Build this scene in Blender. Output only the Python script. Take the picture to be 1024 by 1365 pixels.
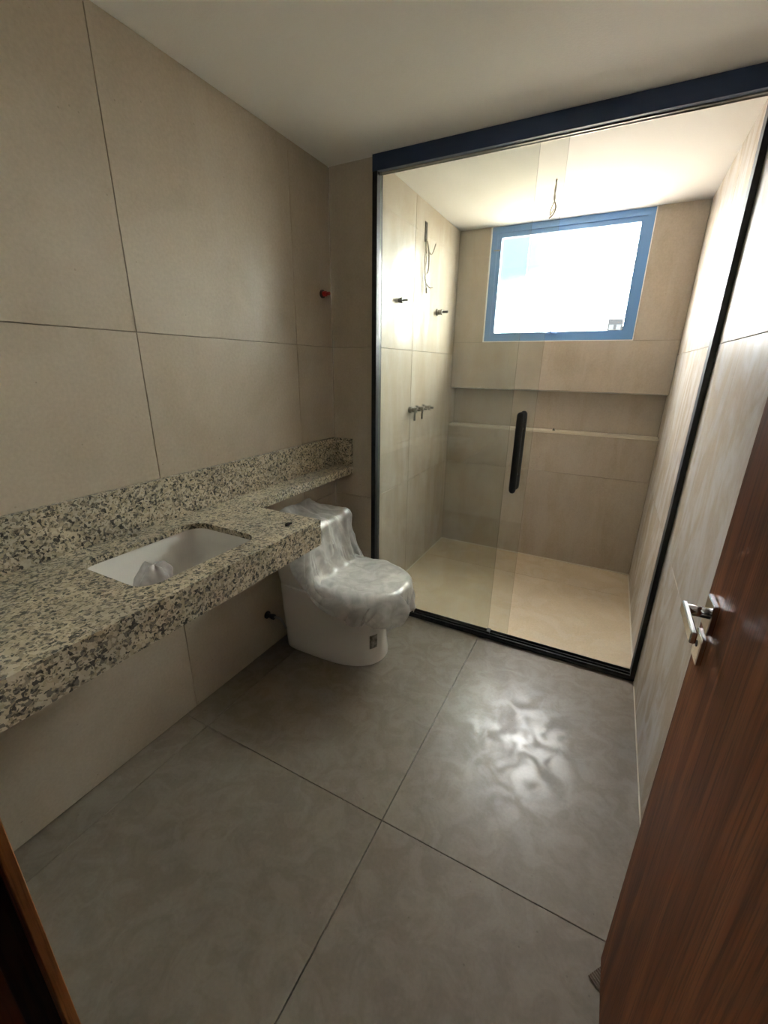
import bpy, bmesh, math, random
import numpy as np
from mathutils import Vector, Matrix

random.seed(4)
for o in list(bpy.data.objects):
    bpy.data.objects.remove(o, do_unlink=True)
SC = bpy.context.scene
COL = SC.collection

# ------------------------------------------------------------------ camera
CAM_POS = Vector((1.4768, 0.0, 1.5))
YAW, PITCH, ROLL, FPX = 0.4781, 0.3305, 0.0144, 565.62
fw = Vector((-math.sin(YAW) * math.cos(PITCH), math.cos(YAW) * math.cos(PITCH), -math.sin(PITCH)))
rt0 = Vector((math.cos(YAW), math.sin(YAW), 0))
up0 = rt0.cross(fw)
rt = rt0 * math.cos(ROLL) + up0 * math.sin(ROLL)
up = -rt0 * math.sin(ROLL) + up0 * math.cos(ROLL)
cd = bpy.data.cameras.new('camera')
cd.sensor_fit = 'HORIZONTAL'
cd.sensor_width = 36.0
cd.lens = 36.0 * FPX / 1024.0
cd.clip_start = 0.02
cd.clip_end = 2000
cam = bpy.data.objects.new('camera', cd)
COL.objects.link(cam)
m = Matrix((rt, up, -fw)).transposed().to_4x4()
m.translation = CAM_POS
cam.matrix_world = m
SC.camera = cam

# ------------------------------------------------------------------ exposure
vs = SC.view_settings
vs.view_transform = 'Standard'
vs.look = 'None'
vs.gamma = 1.0
vs.use_curve_mapping = False
vs.exposure = 1.56

# ------------------------------------------------------------------ sky
w = bpy.data.worlds.new('sky')
SC.world = w
w.use_nodes = True
nt = w.node_tree
nt.nodes.clear()
wo = nt.nodes.new('ShaderNodeOutputWorld')
bg = nt.nodes.new('ShaderNodeBackground')
tc = nt.nodes.new('ShaderNodeTexCoord')
ns = nt.nodes.new('ShaderNodeTexNoise')
ns.inputs['Scale'].default_value = 2.2
ns.inputs['Detail'].default_value = 5
mp = nt.nodes.new('ShaderNodeMapping')
mp.inputs['Location'].default_value = (1.353, 0.715, -0.459)
mp.inputs['Scale'].default_value = (1, 1, 2.2)
rp = nt.nodes.new('ShaderNodeValToRGB')
rp.color_ramp.elements[0].position = 0.31
rp.color_ramp.elements[0].color = (0.0215, 0.0320, 0.0345, 1)
rp.color_ramp.elements[1].position = 0.46
rp.color_ramp.elements[1].color = (1.0, 1.0, 0.98, 1)
thin = rp.color_ramp.elements.new(0.365)
thin.color = (0.040, 0.042, 0.0425, 1)
nt.links.new(tc.outputs['Generated'], mp.inputs[0])
nt.links.new(mp.outputs[0], ns.inputs['Vector'])
nt.links.new(ns.outputs[0], rp.inputs[0])
nt.links.new(rp.outputs[0], bg.inputs[0])
bg.inputs[1].default_value = 20.0
nt.links.new(bg.outputs[0], wo.inputs[0])

# ------------------------------------------------------------------ sun: high, from behind the building, never enters the window
sd = bpy.data.lights.new('sun', 'SUN')
sd.energy = 21
sd.angle = math.radians(0.6)
sd.color = (1.0, 0.95, 0.88)
so = bpy.data.objects.new('sun', sd)
so.rotation_euler = Vector((0.25, 0.75, -1.1)).to_track_quat('-Z', 'Y').to_euler()
COL.objects.link(so)

# ------------------------------------------------------------------ dimensions (metres)
H = 2.458      # ceiling
YS = 2.177     # front of the shower
XS = 0.271     # shower's left wall
W = 1.803      # right wall
YB = 3.497     # shower's back wall
ZT = 1.599     # tile joint
ZL = 0.734     # lower tile joint
YE = 0.085     # inner face of the entrance wall
WX0, WX1, WZ0 = 0.505, 1.532, 1.688    # window opening
NZ0, NZ1 = 1.050, 1.345                # niche
DX = 1.690     # face of the open door
DY = 0.887     # free edge of the open door
ZC = 0.922     # worktop

# ------------------------------------------------------------------ material helpers
def new_mat(name):
    mt = bpy.data.materials.new(name)
    mt.use_nodes = True
    t = mt.node_tree
    t.nodes.clear()
    out = t.nodes.new('ShaderNodeOutputMaterial')
    return mt, t, out

def N(t, kind, **kw):
    n = t.nodes.new(kind)
    for k, v in kw.items():
        if k in n.inputs:
            n.inputs[k].default_value = v
        else:
            setattr(n, k, v)
    return n

def ramp(t, src, stops):
    r = t.nodes.new('ShaderNodeValToRGB')
    e = r.color_ramp.elements
    while len(e) < len(stops):
        e.new(0.5)
    for i, (p, c) in enumerate(stops):
        e[i].position = p
        if not isinstance(c, (tuple, list)):
            c = (c, c, c)
        e[i].color = (*c[:3], 1)
    t.links.new(src, r.inputs[0])
    return r.outputs[0]

def mixc(t, fac, a, b, mode='MIX'):
    n = t.nodes.new('ShaderNodeMix')
    n.data_type = 'RGBA'
    n.blend_type = mode
    for sock, v in ((0, fac), (6, a), (7, b)):
        if hasattr(v, 'is_linked'):
            t.links.new(v, n.inputs[sock])
        elif sock == 0:
            n.inputs[0].default_value = v
        else:
            n.inputs[sock].default_value = (*v[:3], 1)
    return n.outputs[2]

def plain(name, col, rough=0.5, metal=0.0, bump=0.0, scale=40, var=0.0):
    mt, t, out = new_mat(name)
    b = N(t, 'ShaderNodeBsdfPrincipled')
    b.inputs['Base Color'].default_value = (*col, 1)
    b.inputs['Roughness'].default_value = rough
    b.inputs['Metallic'].default_value = metal
    if bump or var:
        tcn = N(t, 'ShaderNodeTexCoord')
        no = N(t, 'ShaderNodeTexNoise', Scale=scale, Detail=6.0)
        t.links.new(tcn.outputs['Object'], no.inputs['Vector'])
        if var:
            c2 = tuple(c * (1 - var) for c in col)
            t.links.new(ramp(t, no.outputs[0], [(0.35, c2), (0.65, col)]), b.inputs['Base Color'])
        if bump:
            bp = N(t, 'ShaderNodeBump', Strength=bump, Distance=0.01)
            t.links.new(no.outputs[0], bp.inputs['Height'])
            t.links.new(bp.outputs[0], b.inputs['Normal'])
    t.links.new(b.outputs[0], out.inputs[0])
    return mt

def tile_mat(name, c0, c1, r0=0.28, r1=0.55, streak=(1.6, 1.6, 1.6), haze=0.25, spec=(0.14, 0.40), edge=(0.46, 0.58), det=8.0, dist=1.6, hazecol=(0.62, 0.60, 0.57), offs=True):
    """cement-look porcelain: cloudy tone, fine grain, smears of dried grout that are shinier or duller"""
    mt, t, out = new_mat(name)
    b = N(t, 'ShaderNodeBsdfPrincipled')
    g = N(t, 'ShaderNodeNewGeometry')
    oi = N(t, 'ShaderNodeObjectInfo')
    ml = N(t, 'ShaderNodeMath', operation='MULTIPLY')
    ml.inputs[1].default_value = 37.0 if offs else 0.0
    t.links.new(oi.outputs['Random'], ml.inputs[0])
    va = N(t, 'ShaderNodeVectorMath', operation='ADD')
    t.links.new(g.outputs['Position'], va.inputs[0])
    t.links.new(ml.outputs[0], va.inputs[1])
    cloud = N(t, 'ShaderNodeTexNoise', Scale=2.3, Detail=7.0, Roughness=0.62, Distortion=0.4)
    t.links.new(va.outputs[0], cloud.inputs['Vector'])
    base = ramp(t, cloud.outputs[0], [(0.32, c0), (0.68, c1)])
    grain = N(t, 'ShaderNodeTexNoise', Scale=90.0, Detail=4.0)
    t.links.new(g.outputs['Position'], grain.inputs['Vector'])
    gr = ramp(t, grain.outputs[0], [(0.3, (0.90, 0.90, 0.90)), (0.7, (1, 1, 1))])
    base = mixc(t, 1.0, base, gr, 'MULTIPLY')
    # small dark specks
    sp = N(t, 'ShaderNodeTexVoronoi', Scale=16.0)
    t.links.new(va.outputs[0], sp.inputs['Vector'])
    spk = ramp(t, sp.outputs['Distance'], [(0.035, 0.75), (0.05, 1.0)])
    base = mixc(t, 1.0, base, spk, 'MULTIPLY')
    # smears of grout haze
    mpp = N(t, 'ShaderNodeMapping')
    mpp.inputs['Scale'].default_value = streak
    t.links.new(va.outputs[0], mpp.inputs[0])
    sm = N(t, 'ShaderNodeTexNoise', Scale=2.0, Detail=det, Roughness=0.6, Distortion=dist)
    t.links.new(mpp.outputs[0], sm.inputs['Vector'])
    smf = ramp(t, sm.outputs[0], [(edge[0], 0.0), (edge[1], 1.0)])
    hz = N(t, 'ShaderNodeMath', operation='MULTIPLY')
    hz.inputs[1].default_value = haze
    t.links.new(smf, hz.inputs[0])
    base = mixc(t, hz.outputs[0], base, hazecol)
    t.links.new(base, b.inputs['Base Color'])
    t.links.new(ramp(t, smf, [(0.0, spec[0]), (1.0, spec[1])]), b.inputs['Specular IOR Level'])
    rr = ramp(t, smf, [(0.0, r1), (1.0, r0)])
    t.links.new(rr, b.inputs['Roughness'])
    bp = N(t, 'ShaderNodeBump', Strength=0.12, Distance=0.004)
    t.links.new(cloud.outputs[0], bp.inputs['Height'])
    t.links.new(bp.outputs[0], b.inputs['Normal'])
    t.links.new(b.outputs[0], out.inputs[0])
    return mt

def granite_mat():
    mt, t, out = new_mat('granite')
    b = N(t, 'ShaderNodeBsdfPrincipled', Roughness=0.22)
    g = N(t, 'ShaderNodeNewGeometry')
    wob = N(t, 'ShaderNodeTexNoise', Scale=70.0, Detail=3.0)
    t.links.new(g.outputs['Position'], wob.inputs['Vector'])
    va = N(t, 'ShaderNodeVectorMath', operation='MULTIPLY_ADD')
    va.inputs[1].default_value = (0.018, 0.018, 0.018)
    t.links.new(wob.outputs[1], va.inputs[0])
    t.links.new(g.outputs['Position'], va.inputs[2])
    v1 = N(t, 'ShaderNodeTexVoronoi', Scale=115.0)
    t.links.new(va.outputs[0], v1.inputs['Vector'])
    sx = N(t, 'ShaderNodeSeparateColor')
    t.links.new(v1.outputs['Color'], sx.inputs[0])
    c = ramp(t, sx.outputs[0], [(0.0, (0.60, 0.53, 0.41)), (0.30, (0.50, 0.43, 0.31)), (0.48, (0.66, 0.60, 0.49)),
                                (0.68, (0.36, 0.31, 0.24)), (0.82, (0.20, 0.185, 0.165)), (0.92, (0.07, 0.065, 0.06))])
    c.node.color_ramp.interpolation = 'CONSTANT'
    v2 = N(t, 'ShaderNodeTexVoronoi', Scale=210.0)
    t.links.new(va.outputs[0], v2.inputs['Vector'])
    s2 = N(t, 'ShaderNodeSeparateColor')
    t.links.new(v2.outputs['Color'], s2.inputs[0])
    dk = ramp(t, s2.outputs[1], [(0.0, 1.0), (0.80, 1.0), (0.84, 0.30)])
    c = mixc(t, 1.0, c, dk, 'MULTIPLY')
    cl = N(t, 'ShaderNodeTexNoise', Scale=9.0, Detail=4.0)
    t.links.new(g.outputs['Position'], cl.inputs['Vector'])
    cf = ramp(t, cl.outputs[0], [(0.35, (0.80, 0.80, 0.80)), (0.65, (1.05, 1.03, 1.0))])
    c = mixc(t, 1.0, c, cf, 'MULTIPLY')
    t.links.new(c, b.inputs['Base Color'])
    # dusty patches dull the polish
    du = N(t, 'ShaderNodeTexNoise', Scale=4.0, Detail=5.0)
    t.links.new(g.outputs['Position'], du.inputs['Vector'])
    t.links.new(ramp(t, du.outputs[0], [(0.35, 0.285), (0.65, 0.45)]), b.inputs['Roughness'])
    t.links.new(b.outputs[0], out.inputs[0])
    return mt

def wood_mat(name, dark, mid, light, sc=1.0, rough=0.55):
    mt, t, out = new_mat(name)
    b = N(t, 'ShaderNodeBsdfPrincipled', Roughness=rough)
    b.inputs['Specular IOR Level'].default_value = 0.22
    g = N(t, 'ShaderNodeNewGeometry')
    mpp = N(t, 'ShaderNodeMapping')
    mpp.inputs['Scale'].default_value = (9 * sc, 9 * sc, 0.55 * sc)
    t.links.new(g.outputs['Position'], mpp.inputs[0])
    n1 = N(t, 'ShaderNodeTexNoise', Scale=1.6, Detail=6.0, Roughness=0.6, Distortion=0.7)
    t.links.new(mpp.outputs[0], n1.inputs['Vector'])
    c = ramp(t, n1.outputs[0], [(0.30, dark), (0.50, mid), (0.70, light)])
    mp2 = N(t, 'ShaderNodeMapping')
    mp2.inputs['Scale'].default_value = (160, 160, 5)
    t.links.new(g.outputs['Position'], mp2.inputs[0])
    n2 = N(t, 'ShaderNodeTexNoise', Scale=1.5, Detail=4.0)
    t.links.new(mp2.outputs[0], n2.inputs['Vector'])
    pores = ramp(t, n2.outputs[0], [(0.36, 0.55), (0.52, 1.0)])
    c = mixc(t, 1.0, c, pores, 'MULTIPLY')
    t.links.new(c, b.inputs['Base Color'])
    bp = N(t, 'ShaderNodeBump', Strength=0.15, Distance=0.002)
    t.links.new(n2.outputs[0], bp.inputs['Height'])
    t.links.new(bp.outputs[0], b.inputs['Normal'])
    t.links.new(b.outputs[0], out.inputs[0])
    return mt

def thin_fresnel(t, ior):
    """Fresnel that treats both faces of an unrefracted sheet alike"""
    g = N(t, 'ShaderNodeNewGeometry')
    mr = N(t, 'ShaderNodeMapRange')
    mr.inputs['To Min'].default_value = ior
    mr.inputs['To Max'].default_value = 1.0 / ior
    t.links.new(g.outputs['Backfacing'], mr.inputs['Value'])
    fr = N(t, 'ShaderNodeFresnel')
    t.links.new(mr.outputs[0], fr.inputs['IOR'])
    return fr

def glass_mat(name, tint, dirt=0.0):
    """sheet glass: tinted see-through, Fresnel mirror, a trace of dust"""
    mt, t, out = new_mat(name)
    tr = N(t, 'ShaderNodeBsdfTransparent')
    tr.inputs[0].default_value = (*tint, 1)
    gl = N(t, 'ShaderNodeBsdfGlossy', Roughness=0.015)
    fr = thin_fresnel(t, 1.5)
    mx = N(t, 'ShaderNodeMixShader')
    t.links.new(fr.outputs[0], mx.inputs[0])
    t.links.new(tr.outputs[0], mx.inputs[1])
    t.links.new(gl.outputs[0], mx.inputs[2])
    last = mx.outputs[0]
    if dirt:
        df = N(t, 'ShaderNodeBsdfDiffuse')
        df.inputs[0].default_value = (0.8, 0.8, 0.78, 1)
        g = N(t, 'ShaderNodeNewGeometry')
        no = N(t, 'ShaderNodeTexNoise', Scale=3.5, Detail=6.0, Distortion=1.0)
        t.links.new(g.outputs['Position'], no.inputs['Vector'])
        f = ramp(t, no.outputs[0], [(0.35, dirt * 0.3), (0.7, dirt)])
        m2 = N(t, 'ShaderNodeMixShader')
        t.links.new(f, m2.inputs[0])
        t.links.new(last, m2.inputs[1])
        t.links.new(df.outputs[0], m2.inputs[2])
        last = m2.outputs[0]
    t.links.new(last, out.inputs[0])
    return mt

def film_mat(name, clear, col=(0.9, 0.9, 0.9)):
    """thin milky polythene film: part clear, part scattering, shiny"""
    mt, t, out = new_mat(name)
    tr = N(t, 'ShaderNodeBsdfTransparent')
    df = N(t, 'ShaderNodeBsdfDiffuse')
    df.inputs[0].default_value = (*col, 1)
    tl = N(t, 'ShaderNodeBsdfTranslucent')
    tl.inputs[0].default_value = (*col, 1)
    m1 = N(t, 'ShaderNodeMixShader')
    m1.inputs[0].default_value = 0.45
    t.links.new(df.outputs[0], m1.inputs[1])
    t.links.new(tl.outputs[0], m1.inputs[2])
    m2 = N(t, 'ShaderNodeMixShader')
    g = N(t, 'ShaderNodeNewGeometry')
    no = N(t, 'ShaderNodeTexNoise', Scale=14.0, Detail=4.0, Distortion=1.2)
    t.links.new(g.outputs['Position'], no.inputs['Vector'])
    f = ramp(t, no.outputs[0], [(0.35, min(1, clear + 0.07)), (0.65, max(0, clear - 0.09))])
    t.links.new(f, m2.inputs[0])
    t.links.new(m1.outputs[0], m2.inputs[1])
    t.links.new(tr.outputs[0], m2.inputs[2])
    gl = N(t, 'ShaderNodeBsdfGlossy', Roughness=0.30)
    fr = thin_fresnel(t, 1.7)
    bp = N(t, 'ShaderNodeBump', Strength=0.12, Distance=0.003)
    n2 = N(t, 'ShaderNodeTexNoise', Scale=22.0, Detail=2.0, Distortion=2.5)
    t.links.new(g.outputs['Position'], n2.inputs['Vector'])
    t.links.new(n2.outputs[0], bp.inputs['Height'])
    for nn in (gl, fr, df):
        t.links.new(bp.outputs[0], nn.inputs['Normal'])
    m3 = N(t, 'ShaderNodeMixShader')
    t.links.new(fr.outputs[0], m3.inputs[0])
    t.links.new(m2.outputs[0], m3.inputs[1])
    t.links.new(gl.outputs[0], m3.inputs[2])
    t.links.new(m3.outputs[0], out.inputs[0])
    return mt

TC0, TC1 = (0.455, 0.383, 0.295), (0.550, 0.472, 0.375)
M = dict(
    # roughness of the tiles stays at 0.28 and above
    tile=tile_mat('wall_tile', TC0, TC1, 0.32, 0.55, (1.6, 1.6, 0.8), 0.07, edge=(0.40, 0.64), det=5.0, dist=0.8),
    tile_r=tile_mat('wall_tile_smeared', TC0, TC1, 0.32, 0.50, (3.8, 3.8, 1.3), 0.55, edge=(0.41, 0.61), det=5.0, dist=1.1, hazecol=(0.60, 0.605, 0.625)),
    tile_s=tile_mat('shower_tile', TC0, TC1, 0.34, 0.56, (3.2, 3.2, 0.9), 0.20, edge=(0.40, 0.64), det=5.0, dist=0.8),
    floor_tile=tile_mat('floor_tile', (0.208, 0.174, 0.138), (0.250, 0.213, 0.172), 0.285, 0.40, (5.2, 5.2, 5.2), 0.04, spec=(0.34, 0.62), edge=(0.42, 0.60), det=9.0, dist=1.2),
    shower_floor=tile_mat('shower_floor_tile', (0.58, 0.475, 0.330), (0.66, 0.550, 0.390), 0.42, 0.60, (2, 2, 2), 0.08),
    grout=plain('grout', (0.24, 0.21, 0.17), 0.9, bump=0.2, scale=200),
    bead=plain('silicone', (0.66, 0.61, 0.50), 0.5),
    plaster=plain('plaster', (0.88, 0.86, 0.815), 0.9, bump=0.08, scale=120),
    outside=plain('render_outside', (0.6, 0.58, 0.54), 0.9),
    niche=plain('niche_ledge', (0.70, 0.64, 0.52), 0.4),
    black=plain('black_aluminium', (0.012, 0.014, 0.020), 0.55, bump=0.03, scale=300),
    navy=plain('navy_aluminium', (0.028, 0.052, 0.115), 0.45, bump=0.03, scale=300),
    winframe=plain('glare_blue_aluminium', (0.15, 0.32, 0.62), 0.35, bump=0.03, scale=300),  # frame taken as black; blue sky glare is painted into its colour
    rail=plain('grey_rail', (0.35, 0.33, 0.30), 0.35, metal=0.6),
    glass=glass_mat('shower_glass', (0.952, 0.965, 0.945), 0.03),
    glass_edge=plain('glass_edge', (0.10, 0.13, 0.105), 0.15),
    winglass=glass_mat('window_glass', (0.97, 0.98, 0.98)),
    granite=granite_mat(),
    ceramic=plain('white_ceramic', (0.80, 0.77, 0.74), 0.12),
    film=film_mat('polythene', 0.58, (0.95, 0.95, 0.95)),
    bag=film_mat('plastic_bag', 0.55, (0.66, 0.62, 0.63)),
    chrome=plain('satin_chrome', (0.72, 0.74, 0.78), 0.18, metal=1.0),
    dark_metal=plain('dark_metal', (0.10, 0.10, 0.09), 0.4, metal=0.6),
    brass=plain('dull_chrome', (0.30, 0.29, 0.26), 0.35, metal=0.8),
    wood=wood_mat('door_wood', (0.085, 0.024, 0.008), (0.165, 0.050, 0.017), (0.280, 0.098, 0.036)),
    jamb=wood_mat('jamb_wood', (0.34, 0.13, 0.045), (0.48, 0.19, 0.065), (0.58, 0.25, 0.09)),
    jamb_shade=wood_mat('jamb_wood_shaded', (0.035, 0.013, 0.006), (0.055, 0.020, 0.009), (0.085, 0.033, 0.014)),  # shade of the jamb's rebate put into the wood colour
    wire=plain('grey_wire', (0.24, 0.20, 0.14), 0.5),
    wire_pale=plain('pale_wire', (0.66, 0.62, 0.50), 0.5),
    slot=plain('conduit_dark', (0.05, 0.04, 0.03), 0.8, var=0.5, scale=60),
    red=plain('red_plastic', (0.36, 0.015, 0.012), 0.4),
    debris=plain('dark_debris', (0.03, 0.028, 0.025), 0.8, bump=0.5),
    card=plain('corrugated_card', (0.20, 0.15, 0.115), 0.9, bump=0.3, scale=150),
    label=plain('grey_label', (0.42, 0.385, 0.355), 0.5, var=0.75, scale=38),
    building=plain('far_building', (0.008, 0.009, 0.010), 1.0),
    building_win=plain('far_window', (0.015, 0.018, 0.02), 0.3),
    ground=plain('ground', (0.33, 0.285, 0.23), 0.95, var=0.4, scale=0.4),
)

for k in ('building', 'building_win'):
    M[k].node_tree.nodes['Principled BSDF'].inputs['Specular IOR Level'].default_value = 0.1

# ------------------------------------------------------------------ mesh helpers
def link(name, me, mat=None, parent=None, smooth=False):
    o = bpy.data.objects.new(name, me)
    COL.objects.link(o)
    if mat and not me.materials:
        me.materials.append(mat)
    if smooth:
        for p in me.polygons:
            p.use_smooth = True
    if parent:
        o.parent = parent
    return o

def bm_box(bm, x0, x1, y0, y1, z0, z1):
    vs_ = [bm.verts.new(p) for p in ((x0, y0, z0), (x1, y0, z0), (x1, y1, z0), (x0, y1, z0),
                                     (x0, y0, z1), (x1, y0, z1), (x1, y1, z1), (x0, y1, z1))]
    for f in ((0, 3, 2, 1), (4, 5, 6, 7), (0, 1, 5, 4), (1, 2, 6, 5), (2, 3, 7, 6), (3, 0, 4, 7)):
        bm.faces.new([vs_[i] for i in f])

def finish(bm, name, mat, parent=None, smooth=False, bevel=0.0, seg=1):
    if bevel:
        bmesh.ops.bevel(bm, geom=list(bm.edges), offset=bevel, segments=seg, affect='EDGES', profile=0.5)
    bmesh.ops.recalc_face_normals(bm, faces=bm.faces)
    me = bpy.data.meshes.new(name)
    bm.to_mesh(me)
    bm.free()
    return link(name, me, mat, parent, smooth)

def box(name, x0, x1, y0, y1, z0, z1, mat, parent=None, bevel=0.0, seg=1, smooth=False):
    bm = bmesh.new()
    bm_box(bm, x0, x1, y0, y1, z0, z1)
    return finish(bm, name, mat, parent, smooth, bevel, seg)

def boxes(name, lst, mat, parent=None, bevel=0.0):
    bm = bmesh.new()
    for b in lst:
        bm_box(bm, *b)
    return finish(bm, name, mat, parent, False, bevel)

def bm_tube(bm, pts, r, n=10, cap=True):
    pts = [Vector(p) for p in pts]
    rings = []
    prev = None
    for i, p in enumerate(pts):
        a = pts[max(i - 1, 0)]
        b = pts[min(i + 1, len(pts) - 1)]
        d = (b - a).normalized()
        if prev is None:
            u = d.orthogonal().normalized()
        else:
            u = (prev - d * prev.dot(d)).normalized()
        prev = u
        v = d.cross(u)
        rr = r[i] if isinstance(r, (list, tuple)) else r
        rings.append([bm.verts.new(p + (u * math.cos(2 * math.pi * k / n) + v * math.sin(2 * math.pi * k / n)) * rr) for k in range(n)])
    for a, b in zip(rings[:-1], rings[1:]):
        for k in range(n):
            bm.faces.new((a[k], a[(k + 1) % n], b[(k + 1) % n], b[k]))
    if cap:
        bm.faces.new(rings[0][::-1])
        bm.faces.new(rings[-1])

def tube(name, pts, r, mat, parent=None, n=10, smooth=True):
    bm = bmesh.new()
    bm_tube(bm, pts, r, n)
    return finish(bm, name, mat, parent, smooth)

def spline(pts, k=6):
    """Catmull-Rom through pts"""
    P = [Vector(p) for p in pts]
    P = [P[0] * 2 - P[1]] + P + [P[-1] * 2 - P[-2]]
    out = []
    for i in range(1, len(P) - 2):
        for j in range(k):
            s = j / k
            out.append(0.5 * ((2 * P[i]) + (P[i + 1] - P[i - 1]) * s + (2 * P[i - 1] - 5 * P[i] + 4 * P[i + 1] - P[i + 2]) * s * s
                              + (3 * P[i] - P[i - 1] - 3 * P[i + 1] + P[i + 2]) * s ** 3))
    out.append(P[-2])
    return out

def lathe(name, prof, axis, origin, mat, parent=None, n=20):
    """prof: (radius, distance along axis) from end to end"""
    ax = Vector(axis).normalized()
    u = ax.orthogonal().normalized()
    v = ax.cross(u)
    bm = bmesh.new()
    rings = [[bm.verts.new(Vector(origin) + ax * h + (u * math.cos(2 * math.pi * k / n) + v * math.sin(2 * math.pi * k / n)) * max(r, 1e-4))
              for k in range(n)] for r, h in prof]
    for a, b in zip(rings[:-1], rings[1:]):
        for k in range(n):
            bm.faces.new((a[k], a[(k + 1) % n], b[(k + 1) % n], b[k]))
    bm.faces.new(rings[0][::-1])
    bm.faces.new(rings[-1])
    o = finish(bm, name, mat, parent, False)
    return o

def empty(name, loc, label=None, cat=None, group=None):
    o = bpy.data.objects.new(name, None)
    o.empty_display_size = 0.1
    o.location = loc
    COL.objects.link(o)
    if label:
        tag(o, label, cat, group)
    return o

def tag(o, label, cat, group=None):
    o['label'] = label
    o['category'] = cat
    if group:
        o['group'] = group
    return o

def struct(o, label=None):
    o['kind'] = 'structure'
    if label:
        o['label'] = label
    return o

def adopt(root, *objs):
    """parent keeping world position (root carries only a translation)"""
    for o in objs:
        o.parent = root
        o.matrix_parent_inverse = Matrix.Translation(-root.location)
    return root

def auto_smooth(o, ang=40):
    for p in o.data.polygons:
        p.use_smooth = True
    try:
        o.data.set_sharp_from_angle(angle=math.radians(ang))
    except Exception:
        pass
    return o

TH = 0.010     # tile thickness
G = 0.0011     # half joint

def tiles(parent, axis, face, sign, cells, mat, name='tile'):
    """cells (a0,a1,b0,b1) in the wall's plane; tile front at `face`, body on the side -sign"""
    for (a0, a1, b0, b1) in cells:
        lo, hi = (face - TH, face) if sign > 0 else (face, face + TH)
        jit = random.uniform(-0.0003, 0.0003)
        lo, hi = lo + jit, hi + jit
        a0g, a1g, b0g, b1g = a0 + G, a1 - G, b0 + G, b1 - G
        if axis == 'x':
            box(name, lo, hi, a0g, a1g, b0g, b1g, mat, parent, 0.0012)
        elif axis == 'y':
            box(name, a0g, a1g, lo, hi, b0g, b1g, mat, parent, 0.0012)
        else:
            box(name, a0g, a1g, b0g, b1g, lo, hi, mat, parent, 0.0012)

def grid(av, bv):
    return [(a0, a1, b0, b1) for a0, a1 in zip(av[:-1], av[1:]) for b0, b1 in zip(bv[:-1], bv[1:])]

# ================================================================== THE ROOM
e = TH + 0.0005
fl = struct(box('floor', -0.15, W + 0.15, -0.06, 3.70, -0.15, -e, M['grout']), 'large beige cement-look floor tiles')
tiles(fl, 'z', 0.0, 1, [(0.0, 0.134, YE, 0.938), (0.0, 0.134, 0.938, YS),
                        (0.134, 1.000, YE, 0.938), (0.134, 1.000, 0.938, YS),
                        (1.000, W, YE, 0.938), (1.000, W, 0.938, YS)], M['floor_tile'])
tiles(fl, 'z', 0.0, 1, [(XS, W, YS, 3.10), (XS, W, 3.10, YB)], M['shower_floor'])
tiles(fl, 'z', 0.0, 1, [(0.95, 1.76, -0.06, YE)], M['floor_tile'])

ce = struct(box('ceiling', -0.15, W + 0.15, -0.06, 3.70, H, H + 0.15, M['plaster']), 'smooth off-white plaster ceiling')

wl = struct(box('wall_left', -0.15, -e, -0.06, YS + 0.0, -0.01, H, M['grout']), 'wall of large beige cement-look tiles above the granite counter')
tiles(wl, 'x', 0.0, 1, grid([YE, 0.131, 0.996, 1.857, YS], [0.0, ZL, ZT, H]), M['tile'])

ws = struct(box('wall_shower_left', -0.15, XS - e, YS + e, 3.70, -0.01, H, M['grout']), 'tiled side wall of the shower with a narrow return')
tiles(ws, 'y', YS, -1, grid([0.0, XS], [0.0, ZL, ZT, H]), M['tile'])
tiles(ws, 'x', XS, 1, grid([YS, 2.69, YB], [0.0, ZL, ZT, H]), M['tile_s'])

wr = struct(box('wall_right', W + e, W + 0.15, -0.06, 3.70, -0.01, H, M['grout']), 'wall of large tiles smeared with whitish grout haze')
tiles(wr, 'x', W, -1, grid([YE, 0.46, 1.325, YS, 2.69, YB], [0.0, ZL, ZT, H]), M['tile_r'])

wb = struct(boxes('wall_back', [(XS - e, W + e, YB + e, 3.72, -0.01, NZ0 - 0.016), (XS - e, W + e, 3.63, 3.72, NZ0 - 0.016, NZ1),
                                (XS - e, W + e, YB + e, 3.72, NZ1, WZ0), (XS - e, WX0, YB + e, 3.72, WZ0, H), (WX1, W + e, YB + e, 3.72, WZ0, H)],
                  M['grout']), 'shower back wall with a full-width recessed niche below the window')
tiles(wb, 'y', YB, -1, grid([XS, W], [0.0, ZL, NZ0 - 0.016]), M['tile_s'])
tiles(wb, 'y', 3.62, -1, grid([XS, W], [NZ0, NZ1]), M['tile_s'])
tiles(wb, 'x', XS, 1, [(YB, 3.62, NZ0, NZ1)], M['tile_s'])
tiles(wb, 'x', W, -1, [(YB, 3.62, NZ0, NZ1)], M['tile_s'])
tiles(wb, 'y', YB, -1, [(XS, W, NZ1, WZ0), (XS, WX0, WZ0, H), (WX1, W, WZ0, H)], M['tile_s'])
box('niche_ledge', XS, W, YB - 0.004, 3.62, NZ0 - 0.015, NZ0, M['niche'], wb, 0.0015)
box('niche_soffit', XS, W, YB + e, 3.62, NZ1 - 0.004, NZ1, M['plaster'], wb)
# plastered window reveal
boxes('window_reveal', [(WX0, WX0 + 0.006, YB - 0.002, 3.56, WZ0, H), (WX1 - 0.006, WX1, YB - 0.002, 3.56, WZ0, H),
                        (WX0, WX1, YB - 0.002, 3.56, WZ0, WZ0 + 0.006)], M['plaster'], wb)

# entrance wall with the doorway the photographer stands in
DW0, DW1, DH = 0.945, 1.745, 2.12
wf = struct(boxes('wall_front', [(-0.15, DW0, -0.06, YE, -0.01, H), (DW1, W + 0.15, -0.06, YE, -0.01, H), (DW0, DW1, -0.06, YE, DH, H)], M['plaster']))

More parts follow.
